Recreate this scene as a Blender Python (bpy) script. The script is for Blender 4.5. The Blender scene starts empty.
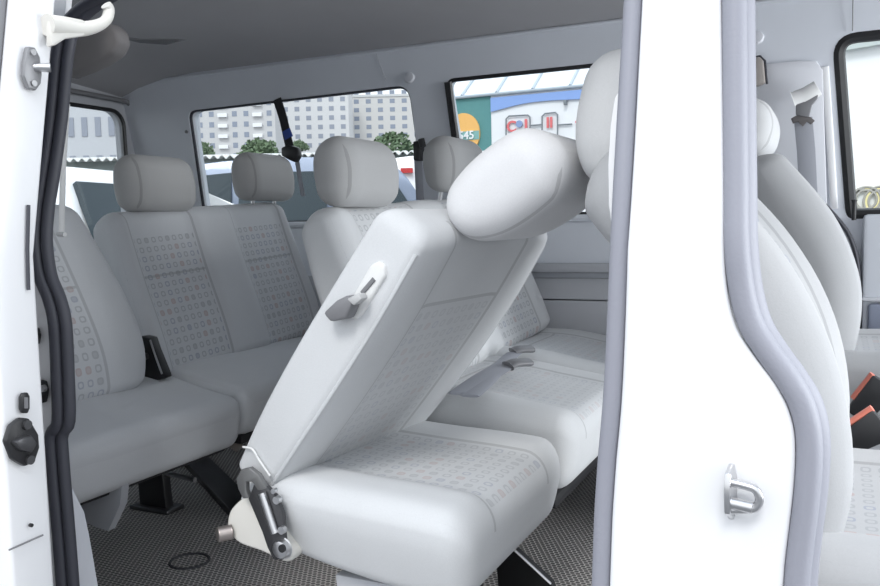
import bpy, bmesh, math, random
from mathutils import Vector, Matrix
random.seed(4)
COL = bpy.context.scene.collection
PI = math.pi
# ------------------------------------------------------------------ camera
F = 833.0; YAW = math.radians(25.6); PIT = math.radians(4.7); ROL = math.radians(1.26)
CAM = Vector((0, 0, .78))
FW = Vector((-math.sin(YAW)*math.cos(PIT), math.cos(YAW)*math.cos(PIT), -math.sin(PIT)))
_r = Vector((math.cos(YAW), math.sin(YAW), 0)); _u = _r.cross(FW)
RT = math.cos(ROL)*_r - math.sin(ROL)*_u
UP = math.cos(ROL)*_u + math.sin(ROL)*_r
cd = bpy.data.cameras.new('camera'); cam = bpy.data.objects.new('camera', cd); COL.objects.link(cam)
cd.sensor_width = 36; cd.lens = F/880*36; cd.clip_start = .02; cd.clip_end = 2000
m = Matrix.Identity(4)
for i in range(3):
    m[i][0] = RT[i]; m[i][1] = UP[i]; m[i][2] = -FW[i]; m[i][3] = CAM[i]
cam.matrix_world = m
bpy.context.scene.camera = cam
def ray(px, py): return FW + (px-440)/F*RT - (py-293)/F*UP
def at(px, py, Y): d = ray(px, py); return CAM + d*((Y-CAM.y)/d.y)        # a point of the vertical plane Y
def atd(px, py, dep): return CAM + ray(px, py)*dep                          # a point at a distance
def yl(z): return 2.6 if z < .8 else 2.6 - .24*(z-.8)                       # left side, leaning in above the belt line
def yr(z): return .86 if z < .75 else .86 + .2*(z-.75)                      # right side

# ------------------------------------------------------------------ helpers
def tag(o, label=None, cat=None, group=None, kind=None):
    if label: o['label'] = label
    if cat: o['category'] = cat
    if group: o['group'] = group
    if kind: o['kind'] = kind
    return o
def thing(name, loc, label, cat, group=None):
    o = bpy.data.objects.new(name, None); COL.objects.link(o); o.location = loc
    o.empty_display_size = .1
    return tag(o, label, cat, group)
def wloc(p):
    v = Vector((0, 0, 0))
    while p is not None: v = v + Vector(p.location); p = p.parent
    return v
def obj(name, bm, mat, parent=None, smooth=True, sharp=40, recalc=True):
    if recalc: bmesh.ops.recalc_face_normals(bm, faces=bm.faces[:])
    me = bpy.data.meshes.new(name)
    if parent is not None:
        off = wloc(parent)
        for v in bm.verts: v.co -= off
        org = Vector((0, 0, 0))
    else:
        lo = Vector((min(v.co[i] for v in bm.verts) for i in range(3))); hi = Vector((max(v.co[i] for v in bm.verts) for i in range(3)))
        org = Vector(((lo.x+hi.x)/2, (lo.y+hi.y)/2, lo.z))
        for v in bm.verts: v.co -= org
    bm.to_mesh(me); bm.free()
    if smooth:
        for p in me.polygons: p.use_smooth = True
        me.set_sharp_from_angle(angle=math.radians(sharp))
    me.materials.append(mat)
    o = bpy.data.objects.new(name, me); COL.objects.link(o)
    o.location = org
    if parent is not None: o.parent = parent
    return o
def struct(name, bm, mat, label, cat, **k):
    return tag(obj(name, bm, mat, **k), label, cat, None, 'structure')
def box(bm, lo, hi, bev=0, seg=2, mat4=None):
    lo = Vector(lo); hi = Vector(hi)
    r = bmesh.ops.create_cube(bm, size=1)
    vs = r['verts']
    for v in vs: v.co = Vector((lo[i] + (v.co[i]+.5)*(hi[i]-lo[i]) for i in range(3)))
    if bev:
        es = list({e for v in vs for e in v.link_edges})
        rr = bmesh.ops.bevel(bm, geom=es, offset=bev, segments=seg, affect='EDGES', profile=.5)
        vs = [v for v in rr['verts']]
    if mat4 is not None:
        fs = set(); st = list(vs); seen = set(st)
        while st:
            v = st.pop()
            for e in v.link_edges:
                w = e.other_vert(v)
                if w not in seen: seen.add(w); st.append(w)
        for v in seen: v.co = mat4 @ v.co
    return vs
def BM(): return bmesh.new()
def crom(pts, n=8, closed=False):
    P = [Vector(p) for p in pts]; out = []; N = len(P)
    rng = range(N if closed else N-1)
    for i in rng:
        p1 = P[i]; p2 = P[(i+1) % N]
        p0 = P[i-1] if (i > 0 or closed) else p1*2-p2
        p3 = P[(i+2) % N] if (i+2 < N or closed) else p2*2-p1
        for j in range(n):
            t = j/n
            out.append(.5*((2*p1)+(p2-p0)*t+(2*p0-5*p1+4*p2-p3)*t*t+(3*p1-p0-3*p2+p3)*t**3))
    if not closed: out.append(P[-1].copy())
    return out
def tube(bm, pts, a, b=None, n=10, up=None, closed=False, rads=None):
    b = a if b is None else b
    pts = [Vector(p) for p in pts]; N = len(pts); rings = []
    ref = Vector(up) if up is not None else None
    prev = None
    for i, p in enumerate(pts):
        if closed: t = pts[(i+1) % N]-pts[i-1]
        else: t = pts[min(i+1, N-1)]-pts[max(i-1, 0)]
        t.normalize()
        if ref is not None: B = (ref - t*ref.dot(t)).normalized()
        else:
            if prev is None:
                q = Vector((0, 0, 1)) if abs(t.z) < .9 else Vector((1, 0, 0))
                B = (q - t*q.dot(t)).normalized()
            else: B = (prev - t*prev.dot(t)).normalized()
            prev = B
        Nn = t.cross(B)
        s = rads[i] if rads else 1
        rings.append([bm.verts.new(p + Nn*(a*s*math.cos(2*PI*k/n)) + B*(b*s*math.sin(2*PI*k/n))) for k in range(n)])
    for i in range(N if closed else N-1):
        A = rings[i]; C = rings[(i+1) % N]
        for k in range(n): bm.faces.new((A[k], A[(k+1) % n], C[(k+1) % n], C[k]))
    if not closed:
        bm.faces.new(rings[0]); bm.faces.new(rings[-1])
def prism(bm, poly, vec):
    """polygon (3D points) thickened along vec"""
    vs = [bm.verts.new(p) for p in poly]; f = bm.faces.new(vs)
    r = bmesh.ops.extrude_face_region(bm, geom=[f])
    for g in r['geom']:
        if isinstance(g, bmesh.types.BMVert): g.co += Vector(vec)
def bevel_all(bm, off, seg=2, ang=30):
    bmesh.ops.remove_doubles(bm, verts=bm.verts[:], dist=1e-5)
    es = [e for e in bm.edges if len(e.link_faces) == 2 and e.calc_face_angle(0) > math.radians(ang)]
    bmesh.ops.bevel(bm, geom=es, offset=off, segments=seg, affect='EDGES', profile=.5, clamp_overlap=True)
def rrect(x0, x1, z0, z1, r, n=6):
    out = []
    for cx, cz, a0 in ((x1-r, z1-r, 0), (x0+r, z1-r, 90), (x0+r, z0+r, 180), (x1-r, z0+r, 270)):
        for k in range(n+1):
            a = math.radians(a0+90*k/n); out.append((cx+r*math.cos(a), cz+r*math.sin(a)))
    return out
def panel(outer, holes, fn, vec, cuts=()):
    """flat panel with holes in (u, v), mapped by fn, thickened along vec"""
    bm = BM(); es = []
    for loop in [outer]+list(holes):
        vs = [bm.verts.new((u, 0, v)) for u, v in loop]
        for i in range(len(vs)): es.append(bm.edges.new((vs[i], vs[(i+1) % len(vs)])))
    bmesh.ops.triangle_fill(bm, use_beauty=True, use_dissolve=False, edges=es, normal=(0, -1, 0))
    for c in cuts:
        bmesh.ops.bisect_plane(bm, geom=bm.verts[:]+bm.edges[:]+bm.faces[:], plane_co=(0, 0, c), plane_no=(0, 0, 1))
    for v in bm.verts: v.co = Vector(fn(v.co.x, v.co.z))
    if vec is not None:
        r = bmesh.ops.extrude_face_region(bm, geom=bm.faces[:])
        for g in r['geom']:
            if isinstance(g, bmesh.types.BMVert): g.co += Vector(vec)
    return bm

# ------------------------------------------------------------------ materials
class NT:
    def __init__(s, name):
        s.m = bpy.data.materials.new(name); s.m.use_nodes = True
        s.t = s.m.node_tree; s.t.nodes.clear()
        s.out = s.n('ShaderNodeOutputMaterial')
    def n(s, typ, **k):
        x = s.t.nodes.new(typ)
        for a, b in k.items(): setattr(x, a, b)
        return x
    def link(s, a, b): s.t.links.new(a, b)
    def put(s, sock, v):
        if hasattr(v, 'links') or isinstance(v, bpy.types.NodeSocket): s.link(v, sock)
        else: sock.default_value = v
    def mt(s, op, a, b=0., c=0.):
        x = s.n('ShaderNodeMath', operation=op)
        s.put(x.inputs[0], a); s.put(x.inputs[1], b); s.put(x.inputs[2], c)
        return x.outputs[0]
    def mix(s, f, a, b):
        x = s.n('ShaderNodeMix', data_type='RGBA')
        s.put(x.inputs[0], f)
        s.put(x.inputs[6], a if not isinstance(a, tuple) else (*a[:3], 1)); s.put(x.inputs[7], b if not isinstance(b, tuple) else (*b[:3], 1))
        return x.outputs[2]
    def noise(s, scale, detail=3, coord='Object', rough=.5):
        tc = s.n('ShaderNodeTexCoord'); x = s.n('ShaderNodeTexNoise')
        s.link(tc.outputs[coord], x.inputs['Vector']); x.inputs['Scale'].default_value = scale; x.inputs['Detail'].default_value = detail
        x.inputs['Roughness'].default_value = rough
        return x.outputs[0]
    def bump(s, h, st=.2, dist=.01):
        x = s.n('ShaderNodeBump'); x.inputs['Strength'].default_value = st; x.inputs['Distance'].default_value = dist
        s.link(h, x.inputs['Height']); return x.outputs[0]
    def bsdf(s, col, rough=.6, metal=0., normal=None, spec=.5, **k):
        x = s.n('ShaderNodeBsdfPrincipled')
        s.put(x.inputs['Base Color'], col if not isinstance(col, tuple) else (*col[:3], 1)); s.put(x.inputs['Roughness'], rough)
        x.inputs['Metallic'].default_value = metal; x.inputs['Specular IOR Level'].default_value = spec
        for a, b in k.items(): s.put(x.inputs[a.replace('_', ' ')], b)
        if normal is not None: s.link(normal, x.inputs['Normal'])
        s.link(x.outputs[0], s.out.inputs[0]); return s.m
def plain(name, col, rough=.5, metal=0., spec=.5, nscale=0, nstr=.1, var=0., **k):
    t = NT(name); c = col; nm = None
    if nscale:
        h = t.noise(nscale); nm = t.bump(h, nstr, .004)
    if var:
        c = t.mix(t.noise(9, 4), tuple(x*(1-var) for x in col), tuple(min(1, x*(1+var)) for x in col))
    return t.bsdf(c, rough, metal, nm, spec, **k)
def fabric(name, base, pat=.5, uc=0., pw=.12, v0=0, v1=9, vseams=(), cell=.026, seam=True, useams=()):
    t = NT(name)
    uv = t.n('ShaderNodeUVMap'); sp = t.n('ShaderNodeSeparateXYZ'); t.link(uv.outputs[0], sp.inputs[0])
    u, v = sp.outputs[0], sp.outputs[1]
    a = t.mt('ABSOLUTE', u)
    if uc: a = t.mt('ABSOLUTE', t.mt('SUBTRACT', a, uc))
    inp = t.mt('MULTIPLY', t.mt('LESS_THAN', a, pw-.008), t.mt('MULTIPLY', t.mt('GREATER_THAN', v, v0), t.mt('LESS_THAN', v, v1)))
    cu = t.mt('DIVIDE', u, cell); cv = t.mt('DIVIDE', v, cell)
    fu = t.mt('ABSOLUTE', t.mt('SUBTRACT', t.mt('FRACT', cu), .5)); fv = t.mt('ABSOLUTE', t.mt('SUBTRACT', t.mt('FRACT', cv), .5))
    d = t.mt('POWER', t.mt('ADD', t.mt('POWER', fu, 3.), t.mt('POWER', fv, 3.)), .3333)
    cmb = t.n('ShaderNodeCombineXYZ'); t.link(t.mt('FLOOR', cu), cmb.inputs[0]); t.link(t.mt('FLOOR', cv), cmb.inputs[1])
    wn = t.n('ShaderNodeTexWhiteNoise', noise_dimensions='2D'); t.link(cmb.outputs[0], wn.inputs['Vector'])
    rnd = wn.outputs[0]
    ring = t.mt('LESS_THAN', t.mt('ABSOLUTE', t.mt('SUBTRACT', d, .24)), .065)
    fill = t.mt('MULTIPLY', t.mt('LESS_THAN', d, .24), t.mt('GREATER_THAN', rnd, .72))
    mark = t.mt('MAXIMUM', ring, t.mt('MULTIPLY', fill, .7))
    red = t.mt('GREATER_THAN', rnd, .86)
    blue = t.mt('MULTIPLY', t.mt('GREATER_THAN', rnd, .55), t.mt('LESS_THAN', rnd, .75))
    mc = t.mix(red, t.mix(blue, (.30, .31, .33), (.22, .25, .36)), (.44, .27, .25))
    n1 = t.noise(420, 3, rough=.7); n2 = t.noise(7, 4)
    bc = t.mix(n2, tuple(x*.93 for x in base), tuple(x*1.05 for x in base))
    bc = t.mix(t.mt('MULTIPLY', n1, .42), bc, tuple(x*.72 for x in base))
    bc = t.mix(t.mt('MULTIPLY', inp, .10), bc, (.42, .43, .45))
    bc = t.mix(t.mt('MULTIPLY', t.mt('MULTIPLY', inp, mark), pat), bc, mc)
    sl = None
    def addl(x, y): return y if x is None else t.mt('MAXIMUM', x, y)
    def line(c, p, w=.0035): return t.mt('LESS_THAN', t.mt('ABSOLUTE', t.mt('SUBTRACT', c, p)), w)
    if seam: sl = addl(sl, line(a, pw))
    for s_ in vseams: sl = addl(sl, t.mt('MULTIPLY', line(v, s_), t.mt('LESS_THAN', a, pw)))
    for s_ in useams: sl = addl(sl, line(u, s_))
    h = t.mt('MULTIPLY', n1, .15)
    if sl is not None:
        bc = t.mix(t.mt('MULTIPLY', sl, .45), bc, tuple(x*.45 for x in base))
        h = t.mt('SUBTRACT', h, sl)
    nm = t.bump(h, .5, .004)
    return t.bsdf(bc, .92, 0, nm, .2, Sheen_Weight=.15)

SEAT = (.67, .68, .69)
M = {}
M['white'] = plain('white_paint', (.86, .86, .87), .28, spec=.5, Coat_Weight=.3)
M['headliner'] = plain('headliner_cloth', (.47, .465, .48), .95, spec=.1, nscale=400, nstr=.25, var=.04)
M['panel'] = plain('grey_wall_trim', (.71, .735, .785), .62, nscale=500, nstr=.08, var=.03)
M['panel_low'] = plain('lower_grey_trim', (.50, .51, .54), .7, nscale=500, nstr=.1, var=.03)
M['pillar'] = plain('pale_pillar_trim', (.72, .73, .77), .55, nscale=500, nstr=.06)
M['seal'] = plain('grey_rubber_seal', (.30, .305, .35), .55, nscale=300, nstr=.1)
M['seal_dark'] = plain('dark_rubber_seal', (.055, .056, .07), .5, nscale=300, nstr=.1)
M['black'] = plain('black_plastic', (.018, .018, .02), .4)
M['darkmetal'] = plain('dark_steel', (.10, .10, .105), .38, .7, nscale=120, nstr=.1)
M['steel'] = plain('bright_steel', (.62, .62, .63), .28, 1.)
M['greyplastic'] = plain('grey_plastic', (.20, .20, .21), .45)
M['ivory'] = plain('off_white_metal', (.74, .72, .67), .45, var=.06)
M['cream'] = plain('off_white_plastic', (.76, .76, .75), .45)
M['red'] = plain('red_button', (.80, .25, .18), .4)
M['belt'] = plain('black_webbing', (.02, .02, .024), .8, nscale=600, nstr=.2)
M['belt_grey'] = plain('grey_webbing', (.36, .37, .41), .85, nscale=600, nstr=.2)
M['belt_blue'] = plain('blue_webbing', (.03, .07, .32), .7)
M['carpet'] = plain('dark_carpet', (.05, .05, .055), .95, nscale=300, nstr=.4)
M['glow_red'] = plain('red_lens', (.55, .03, .03), .2)
def glass_mat(name, tint):
    t = NT(name)
    tr = t.n('ShaderNodeBsdfTransparent'); tr.inputs[0].default_value = (*tint, 1)
    gl = t.n('ShaderNodeBsdfGlossy'); gl.inputs['Roughness'].default_value = .02
    fr = t.n('ShaderNodeFresnel'); fr.inputs[0].default_value = 1.3
    mx = t.n('ShaderNodeMixShader'); t.link(fr.outputs[0], mx.inputs[0]); t.link(tr.outputs[0], mx.inputs[1]); t.link(gl.outputs[0], mx.inputs[2])
    t.link(mx.outputs[0], t.out.inputs[0]); return t.m
M['glass'] = glass_mat('tinted_window_glass', (.86, .90, .90))
def mat_floor():
    t = NT('honeycomb_rubber'); tc = t.n('ShaderNodeTexCoord'); sp = t.n('ShaderNodeSeparateXYZ'); t.link(tc.outputs['Object'], sp.inputs[0])
    p = .0125
    def lat(ox, oy):
        x = t.mt('SUBTRACT', t.mt('FRACT', t.mt('ADD', t.mt('DIVIDE', sp.outputs[0], p), ox)), .5)
        y = t.mt('MULTIPLY', t.mt('SUBTRACT', t.mt('FRACT', t.mt('ADD', t.mt('DIVIDE', sp.outputs[1], p*1.732), oy)), .5), 1.732)
        return t.mt('SQRT', t.mt('ADD', t.mt('MULTIPLY', x, x), t.mt('MULTIPLY', y, y)))
    d = t.mt('MINIMUM', lat(0, 0), lat(.5, .5))
    w = t.mt('SMOOTH_MIN', t.mt('MULTIPLY', t.mt('MAXIMUM', t.mt('SUBTRACT', d, .33), 0.), 8.), 1., .1)
    dirt = t.noise(3.2, 6, rough=.65)
    top = t.mix(dirt, (.44, .415, .40), (.66, .635, .615))
    c = t.mix(w, (.14, .135, .13), top)
    return t.bsdf(c, .75, 0, t.bump(w, .6, .004), .3)
M['floor'] = mat_floor()

# ------------------------------------------------------------------ padded shapes
def slab(bm, path, y0, rc=.03, re=(.04, .04), front=1, bol=0., uc=0., pw=.12, nf=26, nseg=22, crown=0., tilt=0., skew=0., under=0.):
    """padded cushion: path of (x, z, thickness, half width) in the side plane, lofted into rounded rings with UVs"""
    P = crom([Vector((p[0], p[1], p[2], p[3])) for p in path], 10)
    S = [0.]
    for i in range(1, len(P)): S.append(S[-1] + (P[i].xy-P[i-1].xy).length)
    L = S[-1]
    def ev(s):
        s = min(max(s, 0), L)
        for i in range(1, len(S)):
            if s <= S[i] or i == len(S)-1:
                t = (s-S[i-1])/max(1e-9, S[i]-S[i-1]); q = P[i-1].lerp(P[i], t); tg = (P[i]-P[i-1]).xy.normalized(); break
        e = .012
        return q, tg
    def tang(s):
        a, _ = ev(max(0, s-.02)); b, _ = ev(min(L, s+.02)); return (b.xy-a.xy).normalized()
    sl = []
    for k in range(0, 8):
        a = PI/2*k/7; sl.append((re[0]*(1-math.cos(a)), math.sin(a), re[0]))
    for k in range(1, nseg): sl.append((re[0]+(L-re[0]-re[1])*k/nseg, 1, 0))
    for k in range(7, -1, -1):
        a = PI/2*k/7; sl.append((L-re[1]*(1-math.cos(a)), math.sin(a), re[1]))
    uvl = bm.loops.layers.uv.verify()
    rings = []; UVs = {}
    for s, k, r_e in sl:
        q, _ = ev(s); t = tang(s)
        n2 = Vector((t.y, -t.x))*front
        T = q.z/2; W = q.w
        T2 = T - min(r_e, T*.97)*(1-k); W2 = W - min(r_e, W*.9)*(1-k)
        r = min(rc, T2*.98, W2*.98)
        ring = []
        def add(y, d, u):
            dd = d
            if d > 0:
                aa = abs(y); 
                if uc: aa = abs(aa-uc)
                edge = pw*1.25
                sm = min(1, max(0, (aa-pw*.8)/(edge-pw*.8))); sm = sm*sm*(3-2*sm)
                fade = min(1, max(0, (W2-abs(y))/.03))
                dd += bol*(sm*fade-.4*(1-sm))*k
                dd += crown*(1-(abs(y)/W2)**2)*k
            y = y*(1-under*min(1, max(0, (T2*.45-d)/(1.45*T2))))
            co = Vector((q.x+n2.x*dd+skew*y, y0+y, q.y+n2.y*dd+tilt*y))
            v = bm.verts.new(co); UVs[v] = (u, s); ring.append(v)
        for i in range(nf+1):
            y = -W2+r+(2*W2-2*r)*i/nf; add(y, T2, y)
        for i in range(1, 7):
            a = PI/2*i/6; add(W2-r+r*math.sin(a), T2-r+r*math.cos(a), (W2-r+r*math.sin(a)) if i < 4 else 9)
        for i in range(1, 4): add(W2, (T2-r)*(1-2*i/3), 9)
        for i in range(1, 7):
            a = PI/2*i/6; add(W2-r+r*math.cos(a), -T2+r-r*math.sin(a), 9)
        for i in range(1, 9): add((W2-r)*(1-2*i/8), -T2, 9)
        for i in range(1, 7):
            a = PI/2*i/6; add(-W2+r-r*math.sin(a), -T2+r-r*math.cos(a), 9)
        for i in range(1, 4): add(-W2, -(T2-r)*(1-2*i/3), 9)
        for i in range(1, 6):
            a = PI/2*i/6; add(-W2+r-r*math.cos(a), T2-r+r*math.sin(a), -(W2-r+r*math.cos(a)) if i > 2 else 9)
        rings.append(ring)
    n = len(rings[0]); fs = []
    for A, B in zip(rings, rings[1:]):
        for i in range(n): fs.append(bm.faces.new((A[i], A[(i+1) % n], B[(i+1) % n], B[i])))
    fs.append(bm.faces.new(rings[0])); fs.append(bm.faces.new(rings[-1]))
    for f in fs:
        for lp in f.loops: lp[uvl].uv = UVs[lp.vert]
def pad(name, path, y0, mat, parent, **k):
    bm = BM(); slab(bm, path, y0, **k)
    return obj(name, bm, mat, parent, sharp=70)
def piping(parent, mat, path, y0, front=1, skew=0., side_=-1, r=.0035, inset=.005, s0=.0, s1=1., tilt=0.):
    P = crom([Vector(p) for p in [(q[0], q[1], q[2]) for q in path]], 8); Wd = crom([Vector((q[3], 0, 0)) for q in path], 8); out = []
    for i, p in enumerate(P):
        t = (P[min(i+1, len(P)-1)]-P[max(i-1, 0)]); t = Vector((t.x, t.y)).normalized(); n2 = Vector((t.y, -t.x))*front
        y = side_*(Wd[i].x-inset); T = p.z/2-inset+.003
        out.append(Vector((p.x+n2.x*T+skew*y, y0+y, p.y+n2.y*T+tilt*y)))
    n = len(out); bm = BM(); tube(bm, out[int(s0*n):max(3, int(s1*n))], r, n=8); return obj('piping', bm, mat, parent)
def disc(bm, c, r, axis, h):
    """short cylinder from c along axis"""
    a = Vector(axis).normalized(); tube(bm, [Vector(c), Vector(c)+a*h], r, n=20)

# ================================================================== THE VAN BODY
bm = BM(); box(bm, (-2.56, .80, -.05), (1.25, 2.62, 0)); flo = struct('floor', bm, M['floor'], 'dark honeycomb rubber floor of the van', 'floor')
bm = BM(); tube(bm, [Vector((-1.37+.045*math.cos(k*PI/16), 1.46+.045*math.sin(k*PI/16), .001)) for k in range(32)], .0035, n=6, closed=True); obj('round_floor_plug', bm, M['carpet'], flo)
# ceiling: crowned headliner
bm = BM(); nx, ny = 26, 14; g = []
for i in range(nx+1):
    X = -2.62+3.87*i/nx; row = []
    for j in range(ny+1):
        Y = .97+1.505*j/ny; s = (Y-1.72)/.75
        edge = max(0, (-2.2-X)/.42)
        z = 1.364+.045*(1-s*s)-.075*edge*edge
        row.append(bm.verts.new((X, Y, z)))
    g.append(row)
for i in range(nx):
    for j in range(ny): bm.faces.new((g[i][j], g[i+1][j], g[i+1][j+1], g[i][j+1]))
r = bmesh.ops.extrude_face_region(bm, geom=bm.faces[:])
for q in r['geom']:
    if isinstance(q, bmesh.types.BMVert): q.co.z += .05
ceil = struct('ceiling', bm, M['headliner'], 'grey cloth headliner curving down to the rear', 'ceiling')
bm = BM(); tube(bm, [(-2.3, yl(1.36)-.002, 1.352), (1.2, yl(1.36)-.002, 1.364)], .006, n=8)
obj('headliner_edge', bm, M['panel'], ceil)
bm = BM(); prism(bm, [at(x, y, 1.42) for x, y in ((119, 38), (136, 40), (172, 40), (181, 41), (166, 45), (140, 43))], (0, .02, .006))
obj('roof_lamp_recess', bm, M['greyplastic'], ceil)
# left wall with three window openings
def flw(u, v): return (u, yl(v), v)
def rnd(pts, rs):
    out = []; n = len(pts)
    for i in range(n):
        a, b, c = Vector(pts[i-1]), Vector(pts[i]), Vector(pts[(i+1) % n]); r = rs[i]
        p = b+(a-b).normalized()*r; q = b+(c-b).normalized()*r
        for k in range(7):
            t = k/6; v = p*(1-t)**2+b*2*t*(1-t)+q*t*t; out.append((v.x, v.y))
    return out
W1 = rnd([(-2.282, .80), (-1.290, .80), (-1.293, 1.244), (-2.246, 1.233)], (.03, .03, .05, .035))
W2 = rnd([(-1.135, .80), (-.25, .80), (-.25, 1.250), (-1.157, 1.250)], (.03, .03, .05, .03))
W3 = rnd([(.03, .782), (.95, .782), (.95, 1.25), (-.012, 1.25)], (.008, .02, .08, .05))
bm = panel([(-2.62, 0), (1.25, 0), (1.25, 1.395), (-2.62, 1.395)], [W1, W2, W3], flw, (0, .055, 0), cuts=(.8, .42, 1.1, 1.25))
wl = struct('wall_left', bm, M['panel'], 'pale grey side trim with three windows, opposite the open door', 'wall')
for i, (w, rr, mt) in enumerate(((W1, .007, 'seal_dark'), (W2, .011, 'black'), (W3, .017, 'black'))):
    bm = BM(); off = .012
    tube(bm, [Vector((u, yl(v)+off, v)) for u, v in w], rr, n=8, closed=True)
    wn = struct('window_%d' % (i+1), bm, M[mt], ['rear side window glass with thin dark edge, behind the rear headrests', 'middle side window glass with black edge, behind the tilted seat', 'front door window glass with thick black edge'][i], 'window')
    bm = panel(w, [], lambda u, v: (u, yl(v)+.035, v), None, cuts=(.8,))
    obj('pane', bm, M['glass'], wn, smooth=False)
bm = BM(); tube(bm, [at(448, 82, 2.49), at(462, 190, 2.575)], .014, .012, n=8, up=(0, 1, 0)); obj('edge_strip', bm, M['black'], bpy.data.objects['window_2'])
# ledges and armrest lines on the lower trim
for nm, z, dz, dy, mt in (('armrest_ledge', .648, .03, .05, 'panel_low'), ('trim_rail', .536, .012, .022, 'panel')):
    bm = BM(); box(bm, (-1.5, 2.6-dy, z-dz), (-.2, 2.602, z), .008); obj(nm, bm, M[mt], wl)
bm = BM(); box(bm, (-2.6, 2.578, .02), (-.2, 2.602, .60), .006); obj('lower_panel', bm, M['panel_low'], wl)
bm = BM(); tube(bm, [(-2.3, yl(.79)-.004, .79), (-.2, yl(.79)-.004, .79)], .012, n=8); obj('window_sill_trim', bm, M['panel'], wl)
for px, py in ((410, 78), (757, 38)):
    p = at(px, py, 2.486); bm = BM(); disc(bm, p, .017, (0, -1, .2), .010); bevel_all(bm, .003)
    obj('round_cap', bm, M['pillar'], wl)
for px, py in ((186, 106), (187, 132)):
    p = at(px, py, 2.50); bm = BM(); disc(bm, p, .006, (0, -1, .2), .006); obj('trim_screw', bm, M['greyplastic'], wl)
bm = BM(); tube(bm, [at(853, -4, 2.455), at(852.5, 31, 2.482)], .0015, n=6); obj('panel_seam', bm, M['greyplastic'], wl)
bm = BM(); tube(bm, [at(376, 52, 2.462), at(379, 62, 2.47), at(386, 80, 2.484)], .0012, n=6); obj('panel_seam', bm, M['panel_low'], wl)
# raised belt pillar cover on the left middle pillar, front door inner panel
bm = panel([(-.225, .80), (-.03, .80), (-.045, 1.17), (-.06, 1.195), (-.10, 1.20), (-.225, 1.20)], [], lambda u, v: (u, yl(v)-.012, v), (0, .02, 0)); bevel_all(bm, .004)
obj('pillar_cover', bm, M['pillar'], wl)
lw = crom([at(823, 205, 2.57).xz, at(836, 219, 2.57).xz, at(848, 236, 2.57).xz, at(856, 262, 2.57).xz, at(858, 300, 2.57).xz, at(858, 350, 2.57).xz], 5)
poly = [Vector((q.x, 2.57, q.y)) for q in lw]+[Vector((-.06, 2.57, .40)), Vector((-.06, 2.57, .80))]
bm = BM(); prism(bm, poly, (0, .04, 0)); obj('pillar_foot_cover', bm, M['pillar'], wl)
bm = BM(); tube(bm, [Vector((q.x+.004, 2.565, q.y)) for q in lw], .006, n=8); obj('pillar_edge_seal', bm, M['seal_dark'], wl)
bm = BM(); tube(bm, [Vector((u-.034, yl(v)-.004, v)) for u, v in ((.022, .80), (.008, 1.0), (-.006, 1.18))], .010, .006, n=8, up=(0, 1, 0)); obj('door_frame_strip', bm, M['white'], wl)
# left front door
bm = BM(); box(bm, (.06, 2.555, .08), (1.1, 2.60, .782), .012); 
d2 = struct('door_2', bm, M['panel'], 'grey left front door inner panel below the front window', 'door')
bm = BM(); box(bm, (.06, 2.535, .545), (.9, 2.556, .556), .004); obj('trim_line', bm, M['pillar'], d2)
bm = BM(); box(bm, (.075, 2.53, .36), (1.0, 2.556, .54), .01); obj('door_pocket', bm, plain('blue_grey_pocket', (.30, .33, .42), .6), d2)
bm = BM(); p = at(854, 213, 2.57); tube(bm, [p+Vector((0, 0, -.02)), p+Vector((0, 0, .028)), p+Vector((0, 0, .036))], .008, n=10, rads=[.8, .8, 1.1]); obj('lock_knob', bm, M['black'], d2)
# rear wall / tailgate
def frw(u, v): return (-2.56, u, v)
RW = rrect(1.02, 2.482, .74, 1.252, .06)
RW = [(u+(.0 if v > 1 else .01)*(1 if u > 1.7 else -1), v) for u, v in RW]
bm = panel([(.80, 0), (2.66, 0), (2.62, 1.0), (2.50, 1.40), (.98, 1.40), (.84, 1.0)], [RW], frw, (-.05, 0, 0))
wr = struct('wall_rear', bm, M['panel_low'], 'grey tailgate trim around the rear window', 'wall')
bm = BM(); tube(bm, [Vector((-2.562, u, v)) for u, v in RW], .008, n=8, closed=True)
w4 = struct('window_4', bm, M['black'], 'rear window glass with black edge in the tailgate', 'window')
bm = panel(RW, [], lambda u, v: (-2.585, u, v), None); obj('pane', bm, M['glass'], w4, smooth=False)
bm = BM(); tube(bm, crom([Vector((-2.535, 2.60, .7)), Vector((-2.535, 2.585, 1.0)), Vector((-2.535, 2.555, 1.20)), Vector((-2.535, 2.50, 1.275)), Vector((-2.535, 2.38, 1.292)), Vector((-2.535, 1.7, 1.30)), Vector((-2.535, 1.0, 1.292))], 5), .010, n=8)
obj('tailgate_seal', bm, M['greyplastic'], wr)
# right side rear body with window; the door opening has its edge in front of it
def frr(u, v): return (u, yr(v), v)
jamb = [(-1.075, 1.30), (-1.07, 1.07), (-1.075, .95), (-1.085, .82), (-1.068, .72), (-1.05, .684), (-1.042, .645), (-1.048, .5), (-1.066, .48), (-1.062, .24), (-1.062, -.1)]
RRW = rrect(-2.3, -1.32, .80, 1.18, .06)
bm = panel([(-2.61, 1.36), (-2.61, -.1)]+[j for j in jamb[::-1]]+[(-1.075, 1.36)], [RRW], frr, (0, .010, 0), cuts=(.75,))
wR = struct('wall_right', bm, M['white'], 'white right body side behind the sliding door opening', 'wall')
bm = panel(RRW, [], lambda u, v: (u, yr(v)+.02, v), None); obj('side_pane', bm, M['glass'], wR, smooth=False)
bm = BM(); box(bm, (-2.55, .925, .0), (-1.20, .965, .78), .01); obj('inner_trim', bm, M['panel'], wR)
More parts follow.
